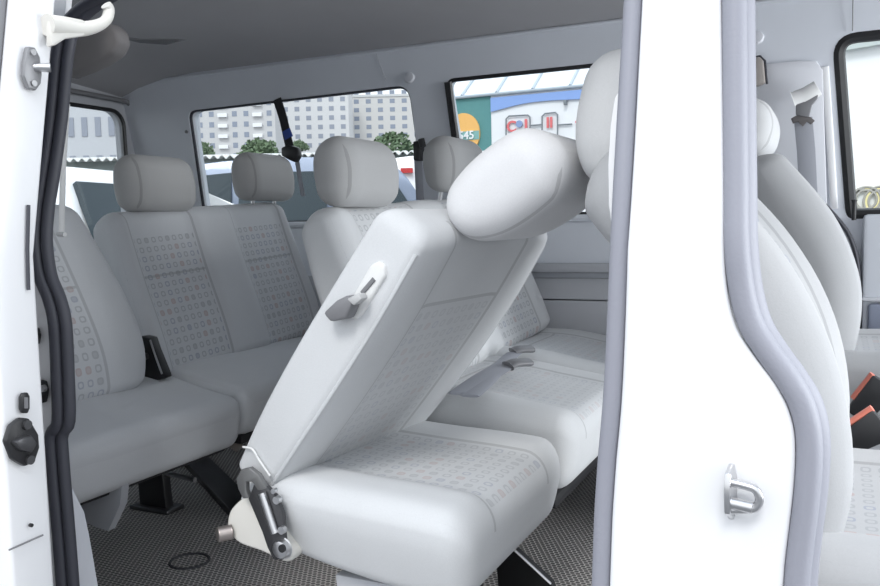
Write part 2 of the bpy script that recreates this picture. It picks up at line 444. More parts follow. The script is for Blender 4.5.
# grey inner trim of the rear pillar, seen beside the seal
bm = BM(); prism(bm, [Vector((-1.155, 0, 0))+Vector((0, at(x, y, 1.0).y, at(x, y, 1.0).z)) for x, y in ((60, 470), (70, 482), (88, 522), (93, 550), (98, 590), (60, 590))], (-.03, -.06, 0))
bm.free(); bm = BM()
q = [Z_ for Z_ in [at(62, 470, .99), at(70, 484, .99), at(84, 512, .99), at(89, 535, .99), at(99, 592, .99), at(104, 640, .99), at(70, 640, .99), at(62, 560, .99)]]
prism(bm, q, (-.02, -.05, 0)); obj('rear_pillar_trim', bm, M['pillar'], wR)
bm = BM(); tube(bm, [at(67, 104, .985), at(63, 170, .985), at(61.5, 232, .985)], .003, .006, n=8, up=(0, 1, 0)); obj('pillar_trim_edge', bm, M['cream'], wR)
bm = BM(); tube(bm, [at(58, 234, .97), at(65, 234.5, .97)], .004, n=8); obj('trim_peg', bm, M['cream'], wR)
bm = BM(); prism(bm, [at(x, y, 1.02) for x, y in ((64, 22), (108, 22), (116, 30), (119, 42), (113, 54), (98, 64), (80, 72), (64, 78))], (0, .03, 0)); bevel_all(bm, .008, 3); obj('roof_corner_trim', bm, plain('shadow_grey_trim', (.20, .19, .19), .9), wR)  # dark grey trim piece in the rear roof corner
# middle pillar on the right
L = [(-.190, 1.24), (-.193, 1.013), (-.196, .80), (-.203, .613), (-.212, .505), (-.218, .387), (-.235, -.1)]
Rr = [(-.085, -.1), (-.050, .30), (-.044, .417), (-.042, .448), (-.036, .513), (-.035, .562), (-.041, .592), (-.054, .618), (-.073, .644), (-.089, .670), (-.098, .704), (-.102, .75), (-.104, .818), (-.112, 1.001), (-.122, 1.24)]
Ls = [(q.x, q.y) for q in crom([Vector(p) for p in L], 5)]; Rs = [(q.x, q.y) for q in crom([Vector(p) for p in Rr], 4)]
bm = panel(Ls+Rs, [], frr, (0, .055, 0), cuts=(.75,)); bevel_all(bm, .006, 3, 60)
bp = struct('trim_1', bm, M['white'], 'white middle body pillar between the sliding door opening and the front door opening', 'body pillar')
bm = BM(); tube(bm, crom([Vector((u-.011, yr(v)+.012, v)) for u, v in L], 5), .0105, .012, n=12, up=(0, 1, 0)); 
tube(bm, crom([Vector((u-.019, yr(v)+.030, v)) for u, v in L], 5), .006, .010, n=8, up=(0, 1, 0))
struct('trim_2', bm, M['seal'], 'grey rubber seal along the sliding door side of the middle pillar', 'door seal')
RC = [(-.075, -.1), (-.032, .30), (-.030, .42), (-.022, .513), (-.021, .564), (-.028, .598), (-.042, .624), (-.060, .650), (-.075, .676), (-.084, .710), (-.089, .755), (-.0915, .817), (-.098, 1.0), (-.106, 1.24)]
bm = BM(); tube(bm, crom([Vector((u-.002, yr(v)+.010, v)) for u, v in RC], 5), .0125, .013, n=12, up=(0, 1, 0))
tube(bm, crom([Vector((u+.010, yr(v)+.026, v)) for u, v in RC], 5), .007, .014, n=8, up=(0, 1, 0))
struct('trim_3', bm, M['seal'], 'grey rubber seal curving along the front door side of the middle pillar', 'door seal')
bm = BM(); prism(bm, [at(x, y, .935) for x, y in ((622, 85), (614, 98), (610, 125), (607.5, 165), (608, 205), (611, 226), (618, 240), (626, 240), (630, 85))], (0, .012, 0)); bevel_all(bm, .003)
obj('inner_pillar_flange', bm, M['white'], bp)
# striker on the pillar
bm = BM(); X0 = -.093
prism(bm, [Vector((X0-.002, .853, .538)), Vector((X0-.004, .835, .532)), Vector((X0-.004, .830, .512)), Vector((X0-.004, .834, .492)), Vector((X0-.002, .853, .480)), Vector((X0, .862, .500)), Vector((X0, .862, .52))], (.006, 0, 0)); bevel_all(bm, .0015)
st = obj('door_striker', bm, M['steel'], bp); st['label'] = 'bright steel door striker'
bm = BM(); tube(bm, crom([Vector((X0, .842, .522)), Vector((X0+.014, .842, .520)), Vector((X0+.024, .842, .517)), Vector((X0+.028, .842, .508)), Vector((X0+.024, .842, .499)), Vector((X0+.014, .842, .496)), Vector((X0, .842, .494))], 5), .0042, n=10)
obj('striker_loop', bm, M['steel'], st)
bm = BM(); tube(bm, [Vector((X0, .840, .502)), Vector((X0+.022, .838, .500))], .006, n=10); obj('striker_pin', bm, M['steel'], st)
# sills and roof rail around the openings
bm = BM(); box(bm, (-1.08, .85, -.12), (1.2, .95, .012), .008)
struct('trim_4', bm, M['panel_low'], 'grey door sill along the edge of the floor', 'door sill')
bm = BM(); box(bm, (-2.6, .93, 1.19), (1.2, 1.0, 1.40), .015); struct('trim_5', bm, M['white'], 'white roof rail above the door openings', 'roof rail')
# seal of the sliding door opening, rear side
CS = [(-.70, 1.165), (-.90, 1.150), (-.979, 1.130), (-1.035, 1.108), (-1.062, 1.07), (-1.062, .95), (-1.066, .86), (-1.069, .82), (-1.066, .77), (-1.056, .718), (-1.040, .684), (-1.031, .645), (-1.032, .57), (-1.036, .5), (-1.052, .478), (-1.054, .44), (-1.048, .24), (-1.046, -.1)]
bm = BM(); tube(bm, crom([Vector((u-.012, yr(v)-.002, v)) for u, v in CS], 4), .010, .010, n=12, up=(0, 1, 0))
tube(bm, crom([Vector((u+.004, yr(v)+.004, v)) for u, v in CS], 4), .0085, .009, n=10, up=(0, 1, 0))
struct('trim_6', bm, M['seal_dark'], 'dark rubber seal around the rear of the sliding door opening', 'door seal')

# ------------------------------------------------------------------ sliding door, slid open to the rear
def fd(Y0):
    return lambda u, v: (u, Y0+(0 if v < .75 else .17*(v-.75)), v)
DW = rrect(-1.75, -.982, .90, 1.22, .03)
bm = panel([(-1.95, -.12), (-.965, -.12), (-.965, 1.24), (-1.95, 1.24)], [DW], fd(.705), (0, .064, 0), cuts=(.75,)); bevel_all(bm, .006, 3, 50)
dr = struct('door_1', bm, M['white'], 'white sliding door slid open along the rear body side', 'door')
bm = panel(DW, [], lambda u, v: (u, .708+.17*max(0, v-.75), v), None); obj('window_pane', bm, plain('dark_door_glass', (.16, .18, .23), .06), dr, smooth=False)
bm = BM(); tube(bm, [Vector((u, .703+.17*max(0, v-.75), v)) for u, v in DW], .004, n=8, closed=True); obj('window_seal', bm, M['greyplastic'], dr)
def onX(px, py, X=-.962):
    d = ray(px, py); return CAM + d*((X-CAM.x)/d.x)
# upper guide pin
pl = [onX(x, y) for x, y in ((24, 47), (31, 48), (36, 58), (38, 75), (37, 84), (32, 91), (25, 89), (20, 76), (21, 62))]
bm = BM(); prism(bm, pl, (.008, 0, 0)); bevel_all(bm, .0015); gp = obj('guide_plate', bm, plain('worn_grey_metal', (.28, .28, .29), .45, .5), dr)
bm = BM(); c = onX(31, 68); tube(bm, [c, c+Vector((.014, .004, .0)), c+Vector((.022, .012, .0))], .006, n=12); obj('guide_pin', bm, M['steel'], gp)
for x, y in ((28, 53), (29, 84)):
    bm = BM(); c = onX(x, y); disc(bm, c, .004, (1, 0, 0), .011); obj('screw', bm, M['steel'], gp)
# lower lock guide
pl = [onX(x, y) for x, y in ((1, 441), (6, 425), (16, 417), (25, 418), (34, 434), (35, 447), (30, 462), (20, 466), (8, 459))]
bm = BM(); prism(bm, pl, (.010, 0, 0)); bevel_all(bm, .003); lk = obj('lock_guide', bm, M['black'], dr)
pl = [onX(x, y) for x, y in ((5, 441), (13, 436), (22, 434), (28, 442), (22, 452), (11, 449))]
bm = BM(); prism(bm, pl, (.020, 0, 0)); bevel_all(bm, .003); obj('lock_jaw', bm, M['darkmetal'], lk)
for x, y in ((21, 424), (24, 459)):
    bm = BM(); disc(bm, onX(x, y), .006, (1, 0, 0), .014); obj('screw', bm, M['darkmetal'], lk)
bm = BM(); prism(bm, [onX(x, y) for x, y in ((20, 393), (25, 392), (27, 396), (27, 408), (25, 413), (20, 413), (18, 409), (18, 397))], (.006, 0, 0)); bevel_all(bm, .0015); rb = obj('oval_plug', bm, M['black'], dr)
bm = BM(); prism(bm, [onX(x, y) for x, y in ((21, 397), (24, 397), (24, 408), (21, 408))], (.008, 0, 0)); obj('plug_slot', bm, M['greyplastic'], rb)
bm = BM(); disc(bm, onX(30, 525), .0025, (1, 0, 0), .004); obj('drain_hole', bm, M['black'], dr)
bm = BM(); tube(bm, [onX(9, 550, -.9615), onX(43, 535, -.9615)], .0012, n=6); obj('panel_seam', bm, M['greyplastic'], dr)
bm = BM(); tube(bm, [onX(28.5, 205), onX(27.5, 250), onX(28.5, 290)], .0025, n=6); obj('edge_gap_seal', bm, M['seal_dark'], dr)
# latches on the jamb
for k, (x, y, w, h) in enumerate(((38, 335, 4, 9), (44, 390, 6, 12))):
    bm = BM(); prism(bm, [at(a, b, yr(.6)-.004) for a, b in ((x-w, y-h), (x+w*.6, y-h*.8), (x+w, y), (x+w*.6, y+h), (x-w, y+h))], (0, -.012, 0)); bevel_all(bm, .002)
    lt = obj('jamb_latch', bm, M['black'], wR)
    if k:
        bm = BM(); disc(bm, at(x+1, y-2, yr(.6)-.016), .005, (0, -1, 0), .006); obj('latch_bolt', bm, M['steel'], lt)
# upper roller arm
bm = BM()
pth = [(47, 25, .800), (62, 27, .825), (80, 29, .86), (96, 26, .895), (106, 20, .915), (109, 10, .925), (106, 5, .928)]
P3 = [onX(x, y, -.955) for x, y, _ in pth]
tube(bm, crom(P3, 6), .009, .0085, n=14, rads=[1.7-.8*min(1, i/22) for i in range(37)])
ra = obj('roller_arm', bm, M['ivory'], dr); ra['label'] = 'off-white upper roller arm'
bm = BM(); prism(bm, [onX(x, y, -.958) for x, y in ((45, 15), (60, 17), (80, 21), (80, 37), (60, 40), (51, 46), (45, 48))], (.012, 0, 0)); bevel_all(bm, .004); obj('arm_bracket', bm, M['ivory'], ra)

# ================================================================== SEATS
fab_rear = fabric('rear_bench_cloth', (.72, .735, .76), .50, uc=.215, pw=.125, v0=.0, v1=.40, vseams=(.285,), cell=.027)
fab_rear1 = fabric('rear_single_cloth', (.71, .725, .75), .45, pw=.14, v0=0, v1=.40, vseams=(.26,), cell=.027)
fab_cush = fabric('rear_cushion_cloth', (.74, .75, .77), .0, pw=.9, seam=False)
fab_mid2 = fabric('double_back_cloth', SEAT, .5, uc=.235, pw=.145, v0=0, v1=.44, cell=.027)
fab_midc = fabric('double_cushion_cloth', SEAT, .22, pw=.15, v0=.02, v1=.40, cell=.024, vseams=(.10,))
fab_sgl = fabric('folding_back_cloth', SEAT, .22, pw=.125, v0=.02, v1=.365, vseams=(.37,), cell=.024)
fab_sglc = fabric('folding_cushion_cloth', SEAT, .34, pw=.125, v0=.05, v1=.40, cell=.024)
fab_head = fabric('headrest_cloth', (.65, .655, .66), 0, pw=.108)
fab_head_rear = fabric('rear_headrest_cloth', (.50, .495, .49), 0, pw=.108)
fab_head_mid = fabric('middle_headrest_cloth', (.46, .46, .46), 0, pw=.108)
fab_front = fabric('front_seat_cloth', (.46, .465, .475), .3, pw=.15, v0=0, v1=.6, cell=.024)
fab_frontc = fabric('front_cushion_cloth', (.50, .505, .515), .5, pw=.16, v0=0, v1=.6, cell=.026)

fab_pipe = plain('seat_piping', (.58, .59, .60), .8)
# ---- rear bench
rb = thing('rear_bench_seat', (-1.6, 1.75, 0), 'grey patterned rear bench seat with two headrests along the back row', 'seat')
def cushion(parent, y0, w, xr, xf, zr, zf, th, mat, bol=.006, re1=.035, crown=.006, rc=.026, **k):
    path = [(xr, zr-th/2, th, w), ((xr*2+xf)/3, zr-th/2-.002, th, w), ((xr+2*xf)/3, (zr+2*zf)/3-th/2, th*1.03, w), (xf, zf-th/2-.004, th*.98, w)]
    return pad('cushion', path, y0, mat, parent, rc=rc, re=(.03, re1), front=-1, bol=bol, crown=crown, **k)
cushion(rb, 1.295, .345, -1.72, -1.335, .412, .365, .13, fab_cush, bol=0, rc=.03)
cushion(rb, 2.055, .385, -1.74, -1.36, .412, .375, .13, fab_cush, bol=0, rc=.03)
for y0, w in ((1.295, .34), (2.055, .38)):
    bm = BM(); box(bm, (-1.74, y0-w+.01, .222), (-1.385, y0+w-.01, .25), .008); obj('seat_frame', bm, M['black'], rb)
pad('backrest', [(-1.665, .385, .12, .40), (-1.70, .50, .12, .405), (-1.755, .65, .115, .40), (-1.81, .850, .09, .385)], 2.03, fab_rear, rb, tilt=.055, rc=.030, re=(.03, .045), bol=.012, uc=.215, pw=.125, nf=60)
pad('backrest', [(-1.575, .385, .12, .265), (-1.60, .48, .14, .29), (-1.655, .60, .14, .29), (-1.72, .76, .10, .27), (-1.755, .845, .08, .25)], 1.245, fab_rear1, rb, rc=.045, re=(.03, .045), bol=.010, pw=.14, nf=40)
for yc, dz in ((1.845, 0), (2.352, .040)):
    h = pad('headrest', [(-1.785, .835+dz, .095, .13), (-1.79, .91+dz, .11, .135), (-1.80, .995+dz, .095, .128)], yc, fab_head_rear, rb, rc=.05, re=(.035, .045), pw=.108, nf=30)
    for s in (-.06, .06):
        bm = BM(); tube(bm, [(-1.80, yc+s, .78+dz), (-1.79, yc+s, .87+dz)], .006, n=10); obj('headrest_post', bm, M['steel'], h)
# recliner bracket between the backrests
bm = BM(); prism(bm, [at(x, y, 1.56) for x, y in ((133, 342), (141, 336), (149, 338), (153, 350), (162, 372), (164, 378), (138, 388), (131, 372))], (0, .03, 0)); bevel_all(bm, .003)
rc_ = obj('recliner_bracket', bm, M['black'], rb)
bm = BM(); tube(bm, [at(150, 340, 1.555), at(155, 355, 1.555), at(162, 374, 1.555)], .0025, n=8); obj('bracket_edge', bm, M['steel'], rc_)
bm = BM(); disc(bm, at(147, 356, 1.556), .008, (0, -1, 0), .008); obj('bracket_bolt', bm, M['darkmetal'], rc_)
# supports under the bench
for x0, y0 in ((-1.74, 1.33), (-1.72, 1.70), (-1.74, 2.25)):
    bm = BM(); prism(bm, [Vector((x0-.05, y0, 0)), Vector((x0+.05, y0, 0)), Vector((x0+.03, y0, .22)), Vector((x0-.06, y0, .22))], (0, .03, 0)); bevel_all(bm, .004)
    lg = obj('leg', bm, M['black'], rb)
    bm = BM(); box(bm, (x0-.07, y0-.02, 0), (x0+.07, y0+.05, .012), .004); obj('foot_plate', bm, M['darkmetal'], lg)
bm = BM(); tube(bm, [(-1.58, 1.05, .17), (-1.56, 1.75, .17), (-1.58, 2.4, .17)], .012, n=10); obj('cross_tube', bm, M['darkmetal'], rb)
bm = BM(); tube(bm, [at(163, 472, 1.62), at(195, 480, 1.62)], .007, n=10); obj('release_bar', bm, M['steel'], rb)
bm = BM(); prism(bm, [at(x, y, 1.25) for x, y in ((80, 498), (122, 484), (120, 505), (108, 531), (96, 527), (80, 520))], (0, .02, 0)); obj('side_skirt', bm, M['panel_low'], rb)
bm = BM(); a_ = Vector((-1.95, 2.12, .0)); b_ = Vector((-1.42, 1.74, .0)); n_ = Vector((.58, .81, 0))*.04
prism(bm, [a_-n_, b_-n_, b_+n_, a_+n_], (0, 0, .025)); bevel_all(bm, .004); obj('floor_rail', bm, M['black'], rb)
bm = BM(); prism(bm, [at(x, y, 1.70) for x, y in ((228, 430), (236, 428), (241, 430), (243, 447), (236, 452), (228, 446))], (-.02, .02, 0)); obj('seat_strap', bm, plain('tan_strap', (.35, .31, .28), .8), rb)

# ---- middle row double seat
md = thing('double_seat', (-.65, 1.95, 0), 'grey patterned middle row double seat with two headrests behind the tilted single seat', 'seat')
cushion(md, 1.742, .232, -.86, -.45, .435, .40, .145, fab_midc, bol=.010, pw=.15, re1=.045)
cushion(md, 2.215, .255, -.86, -.45, .445, .405, .145, fab_midc, bol=.010, pw=.15, re1=.045)
bm = BM(); box(bm, (-.84, 1.48, .235), (-.475, 2.45, .262), .008); obj('seat_frame', bm, M['black'], md)
for x0, y0 in ((-.80, 1.62), (-.80, 2.3), (-.80, 1.98)):
    bm = BM(); box(bm, (x0-.05, y0-.02, 0), (x0+.05, y0+.02, .245), .006); obj('leg', bm, M['black'], md)
pad('backrest', [(-.84, .415, .12, .475), (-.885, .52, .12, .485), (-.955, .68, .115, .48), (-1.025, .838, .09, .462)], 1.955, fab_mid2, md, tilt=.05, rc=.030, re=(.03, .045), bol=.012, uc=.235, pw=.145, nf=64)
for yc, dz in ((1.632, -.012), (2.165, .034)):
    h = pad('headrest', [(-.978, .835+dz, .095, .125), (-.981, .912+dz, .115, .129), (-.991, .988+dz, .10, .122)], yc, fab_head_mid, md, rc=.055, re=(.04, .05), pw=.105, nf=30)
    for s in (-.055, .055):
        bm = BM(); tube(bm, [(-1.01, yc+s, .79+dz), (-.992, yc+s, .875+dz)], .006, n=10); obj('headrest_post', bm, M['steel'], h)
def onZ(px, py, z): d = ray(px, py); return CAM + d*((z-CAM.z)/d.z)
for A_, B_ in (((513, 352), (532, 349)), ((508, 366), (529, 362))):
    a = onZ(*A_, .462); b = onZ(*B_, .466)
    bm = BM(); tube(bm, crom([a, a.lerp(b, .3)+Vector((0, 0, .004)), b], 4), .024, .009, n=12, up=(0, 0, 1)); bevel_all(bm, .002); obj('belt_buckle', bm, M['greyplastic'], md)
bm = BM(); tube(bm, crom([onZ(462, 394, .452), onZ(478, 382, .456), onZ(493, 372, .458), onZ(510, 362, .460)], 5), .030, .003, n=8, up=(0, 0, 1)); obj('lap_belt', bm, M['belt_grey'], md)
bm = BM(); tube(bm, crom([onZ(470, 396, .452), onZ(486, 382, .456), onZ(500, 366, .458), onZ(514, 353, .460)], 5), .020, .003, n=8, up=(0, 0, 1)); obj('lap_belt', bm, M['belt_grey'], md)

# ---- single folding seat, backrest tilted forward
sg = thing('folding_single_seat', (-.66, 1.23, 0), 'light grey single seat with its backrest tilted forward, nearest the open door', 'seat')
Y0s = 1.245
pad('cushion', [(-.865, .335, .085, .222), (-.78, .325, .12, .228), (-.66, .312, .135, .232), (-.55, .305, .14, .236), (-.455, .300, .135, .236)], Y0s, fab_sglc, sg, rc=.024, re=(.03, .045), front=-1, under=.16, bol=.010, pw=.125, crown=.006, nf=36)
bm = BM(); box(bm, (-.78, 1.12, .225), (-.52, 1.38, .25), .008); obj('seat_frame', bm, M['black'], sg)
bk = pad('backrest', [(-.813, .382, .070, .22), (-.745, .475, .084, .23), (-.672, .575, .092, .232), (-.600, .675, .092, .230), (-.522, .792, .085, .222)], Y0s, fab_sgl, sg, skew=.09, rc=.014, re=(.012, .030), bol=.006, pw=.125, nf=40)
for sd_ in (-1, 1): piping(bk, fab_pipe, [(-.813, .382, .070, .22), (-.745, .475, .084, .23), (-.672, .575, .092, .232), (-.600, .675, .092, .230), (-.522, .792, .085, .222)], Y0s, skew=.09, side_=sd_, s0=.06, s1=.95)
hd = pad('headrest', [(-.522, .785, .085, .130), (-.46, .818, .122, .138), (-.395, .858, .122, .138), (-.350, .882, .09, .128)], 1.235, fabric('pale_headrest_cloth', (.80, .80, .81), 0, pw=.108), sg, rc=.05, re=(.035, .045), pw=.10, nf=30)
for s in (-.06, .06):
    bm = BM(); tube(bm, [(-.545, Y0s+s, .74), (-.48, Y0s+s, .80)], .006, n=10); obj('headrest_post', bm, M['steel'], hd)
YS = Y0s-.232
def side(pts, Y=YS): return [at(x, y, Y) for x, y in pts]
# lever with its plate
bm = BM(); prism(bm, side(((378, 261), (384, 266), (385, 276), (362, 315), (355, 320), (343, 317), (345, 308), (370, 265)), YS-.002), (0, .014, 0)); bevel_all(bm, .004, 3)
lp = obj('lever_plate', bm, M['cream'], sg)
bm = BM(); tube(bm, side(((362, 293), (374, 279)), YS-.003), .0035, .002, n=8, up=(0, 1, 0)); obj('lever_slot', bm, M['greyplastic'], lp)
bm = BM(); prism(bm, side(((333, 311), (340, 320), (356, 317), (363, 300), (358, 293), (346, 299)), YS-.002), (0, -.028, 0)); bevel_all(bm, .005, 2)
lv = obj('recline_lever', bm, M['greyplastic'], sg); lv['label'] = 'dark grey recline lever'
bm = BM(); prism(bm, side(((346, 299), (358, 293), (362, 299), (353, 306)), YS-.031), (0, .02, 0)); bevel_all(bm, .003); obj('lever_tip', bm, plain('light_grey_plastic', (.5, .5, .5), .4), lv)
# hinge ironwork
bm = BM(); prism(bm, side(((258, 482), (268, 483), (279, 494), (286, 512), (288, 540), (291, 550), (286, 558), (277, 557), (271, 545), (266, 530), (252, 497)), YS-.004), (0, -.010, 0)); bevel_all(bm, .002)
hp = obj('hinge_plate', bm, M['darkmetal'], sg)
bm = BM(); prism(bm, side(((242, 487), (240, 477), (245, 468), (253, 466), (262, 473), (270, 487), (262, 489), (256, 480), (250, 480), (250, 489), (253, 496), (247, 497)), YS-.006), (0, -.010, 0)); bevel_all(bm, .0015)
obj('hook', bm, plain('worn_hook_steel', (.22, .22, .22), .5, .6), hp)
bm = BM(); tube(bm, side(((262, 493), (275, 533)), YS-.020), .0062, n=12); obj('gas_strut', bm, M['steel'], hp)
for x, y, rr in ((279, 499, .006), (284, 529, .006), (276, 490, .004)):
    bm = BM(); disc(bm, at(x, y, YS-.012), rr, (0, -1, 0), .008); obj('rivet', bm, M['steel'], hp)
bm = BM(); disc(bm, at(283, 548, YS-.012), .014, (0, -1, 0), .010); bevel_all(bm, .003); bs = obj('hinge_bolt', bm, M['steel'], hp)
bm = BM(); disc(bm, at(283, 548, YS-.022), .006, (0, -1, 0), .004); obj('bolt_socket', bm, M['black'], bs)
bm = BM(); prism(bm, crom(side(((229, 533), (227, 521), (231, 509), (242, 499), (256, 494), (268, 500), (280, 530), (292, 556), (284, 562), (262, 552), (240, 544)), YS+.005), 4, True), (0, .03, 0)); bevel_all(bm, .006, 3)
bb = obj('base_bracket', bm, M['ivory'], sg); bb['label'] = 'off-white curved base bracket'
bm = BM(); disc(bm, at(231, 532, YS+.006), .012, (-.55, -.8, .0), .022); bevel_all(bm, .002); obj('pivot_bolt', bm, plain('brownish_steel', (.36, .32, .30), .4, .8), bb)
bm = BM(); tube(bm, crom(side(((243, 447), (252, 449), (259, 460), (270, 476)), YS+.002), 4), .0018, n=8); obj('back_lip', bm, M['cream'], bk)
bm = BM(); box(bm, (-.80, 1.40, .392), (-.755, 1.425, .415), .005); obj('belt_buckle', bm, M['darkmetal'], sg)
bm = BM(); tube(bm, [(-.792, 1.398, .405), (-.775, 1.402, .412)], .008, n=10); obj('buckle_end', bm, M['steel'], sg)
# pedestal under it
bm = BM(); prism(bm, [Vector((-.74, 1.36, 0)), Vector((-.56, 1.36, 0)), Vector((-.62, 1.36, .225)), Vector((-.74, 1.36, .225))], (0, .03, 0)); bevel_all(bm, .003); ft = obj('leg', bm, M['black'], sg)
bm = BM(); prism(bm, [Vector((-.70, 1.09, 0)), Vector((-.56, 1.09, 0)), Vector((-.56, 1.09, .225)), Vector((-.72, 1.09, .225))], (0, .03, 0)); bevel_all(bm, .003); obj('leg', bm, M['panel_low'], sg)
bm = BM(); prism(bm, [at(x, y, 1.50) for x, y in ((503, 545), (509, 545), (551, 584), (560, 610), (500, 610), (496, 556))], (0, .02, 0)); lb = obj('leg_bracket', bm, M['black'], sg)
bm = BM(); tube(bm, [at(509, 545, 1.497), at(551, 584, 1.497)], .0028, n=8); obj('bracket_edge', bm, M['steel'], lb)
a = at(508, 547, 1.55); b = at(548, 586, 1.50); a = Vector((-.625, 1.62, .07)); b = Vector((-.50, 1.52, .03))

# ---- front seats
ps = thing('front_passenger_seat', (.1, 1.25, 0), 'light grey reclined front passenger seat behind the middle pillar', 'seat')
pad('backrest', [(-.074, .37, .12, .225), (-.060, .48, .125, .235), (-.083, .60, .13, .235), (-.146, .71, .14, .225), (-.250, .828, .135, .205), (-.285, .862, .115, .195)], 1.255, fab_front, ps, rc=.05, re=(.03, .045), bol=.018, pw=.15, nf=40)
h = pad('headrest', [(-.280, .83, .07, .115), (-.288, .89, .10, .13), (-.278, .96, .10, .13), (-.262, 1.015, .08, .12)], 1.25, fab_head, ps, rc=.05, re=(.03, .045), pw=.10, nf=30)
for s in (-.06, .06):
    bm = BM(); tube(bm, [(-.25, 1.25+s, .82), (-.30, 1.25+s, .87)], .006, n=10); obj('headrest_post', bm, M['steel'], h)
cushion(ps, 1.24, .245, -.10, .46, .40, .43, .15, fab_frontc, bol=.014, pw=.16, re1=.06)
bm = BM(); box(bm, (-.06, 1.04, .0), (.42, 1.44, .235), .02); obj('seat_base', bm, M['panel_low'], ps)
ds = thing('driver_bucket_seat', (.1, 2.2, 0), 'light grey driver seat beyond the passenger seat beside the left front door', 'seat')
pad('backrest', [(-.045, .46, .12, .21), (-.03, .56, .12, .22), (-.035, .64, .12, .22), (-.075, .74, .12, .21), (-.155, .875, .10, .19), (-.18, .915, .08, .18)], 2.20, fab_front, ds, rc=.05, re=(.03, .04), bol=.018, pw=.14, nf=40)
h = pad('headrest', [(-.185, .925, .07, .12), (-.185, .99, .10, .135), (-.195, 1.055, .08, .125)], 2.17, fab_head, ds, rc=.045, re=(.03, .04), pw=.10, nf=30)
for s in (-.06, .06):
    bm = BM(); tube(bm, [(-.17, 2.17+s, .88), (-.188, 2.17+s, .95)], .006, n=10); obj('headrest_post', bm, M['steel'], h)
cushion(ds, 2.2, .24, -.08, .46, .475, .50, .15, fab_frontc, bol=.014, pw=.16, re1=.06)
bm = BM(); box(bm, (-.04, 2.0, .0), (.42, 2.4, .33), .02); obj('seat_base', bm, M['panel_low'], ds)
# two buckles between the front seats
for (par, pts, yy) in ((ps, ((846, 446), (858, 440), (884, 424)), 1.52), (ds, ((856, 418), (864, 406), (886, 384)), 1.90)):
    A = at(*pts[0], yy); B_ = at(*pts[2], yy)
    d = (B_-A).normalized(); n_ = Vector((-d.z, 0, d.x))
    bm = BM(); w = .028 if yy < 1.6 else .03
    prism(bm, [A-n_*w*.7, A+n_*w*.75, B_+n_*w, B_-n_*w], (0, .026, 0)); bevel_all(bm, .004)
    bu = obj('belt_buckle', bm, M['black'], par)
    bm = BM(); M1 = A.lerp(B_, .30)+n_*w*.92
    tube(bm, [M1+Vector((0, .013, 0)), B_+n_*w*1.0+Vector((0, .013, 0))], .006, .012, n=8, up=(0, 1, 0)); obj('release_button', bm, M['red'], bu)

# ================================================================== SEAT BELTS
def belt(bm, pts, w=.024, t=.0018, up=(0, 1, 0)): tube(bm, crom(pts, 6), w, t, n=8, up=up)
t1 = at(277, 100, 2.49); 
b1 = thing('rear_seat_belt', (t1.x, t1.y, 1.0), 'black seat belt with a blue patch hanging across the rear side window', 'seat belt')
p = [at(277, 99, 2.475), at(283, 118, 2.48), at(288, 140, 2.49), at(291, 152, 2.495)]
bm = BM(); tube(bm, crom(p, 6), .018, .003, n=8, up=(0, 1, 0)); wb = obj('webbing', bm, M['belt'], b1)
bm = BM(); tube(bm, [at(286, 130, 2.484), at(289, 138, 2.486)], .0185, .004, n=8, up=(0, 1, 0)); obj('blue_patch', bm, M['belt_blue'], wb)
bm = BM(); prism(bm, [at(x, y, 2.49) for x, y in ((285, 148), (292, 145), (301, 148), (303, 156), (299, 163), (292, 160), (285, 156))], (0, -.025, 0)); bevel_all(bm, .006); obj('belt_guide', bm, M['black'], b1)
bm = BM(); tube(bm, [at(297, 160, 2.50), at(300, 180, 2.53), at(303, 196, 2.55)], .010, .002, n=8, up=(0, 1, 0)); obj('lower_webbing', bm, M['belt_grey'], b1)
b2 = thing('middle_seat_belt', (-1.29, 2.53, .9), 'black belt anchor on the pillar behind the far middle headrest', 'seat belt')
p = at(417, 152, 2.52)
bm = BM(); box(bm, p+Vector((-.006, -.02, -.03)), p+Vector((.020, .02, .035)), .006); an = obj('belt_anchor', bm, M['black'], b2)
bm = BM(); tube(bm, [at(421, 139, 2.50), at(423, 147, 2.50)], .012, .010, n=10, up=(0, 1, 0)); obj('anchor_cap', bm, M['black'], b2)
bm = BM(); tube(bm, [at(418, 160, 2.53), at(420, 200, 2.55)], .015, .002, n=8, up=(0, 1, 0)); obj('webbing', bm, M['belt_grey'], b2)
b3 = thing('driver_seat_belt', (-.09, 2.5, .9), 'grey front seat belt with a pale guide cover and dark tongue on the left pillar', 'seat belt')
bm = BM(); tube(bm, [at(793, 100, 2.47), at(806, 95, 2.47), at(818, 88, 2.47)], .022, .016, n=12, up=(0, 1, 0)); bevel_all(bm, .002); obj('guide_cover', bm, M['cream'], b3)
bm = BM(); prism(bm, [at(x, y, 2.48) for x, y in ((793, 100), (805, 102), (820, 92), (817, 100), (812, 106), (809, 118), (796, 116), (796, 106))], (0, -.02, 0)); bevel_all(bm, .003); obj('guide_loop', bm, M['greyplastic'], b3)
bm = BM(); prism(bm, [at(x, y, 2.475) for x, y in ((791, 119), (796, 116), (810, 117), (815, 121), (811, 125), (807, 122), (803, 127), (798, 122), (793, 124))], (0, -.012, 0)); bevel_all(bm, .002); obj('belt_tongue', bm, plain('dark_grey_tongue', (.13, .12, .12), .5), b3)
bm = BM(); tube(bm, [at(803, 118, 2.485), at(806, 150, 2.50), at(809, 205, 2.54)], .023, .002, n=8, up=(0, 1, 0)); obj('webbing', bm, M['belt_grey'], b3)
b4 = thing('centre_belt_anchor', (-.2, 2.5, 1.1), 'grey brown belt anchor cover high on the left pillar above the driver headrest', 'seat belt')
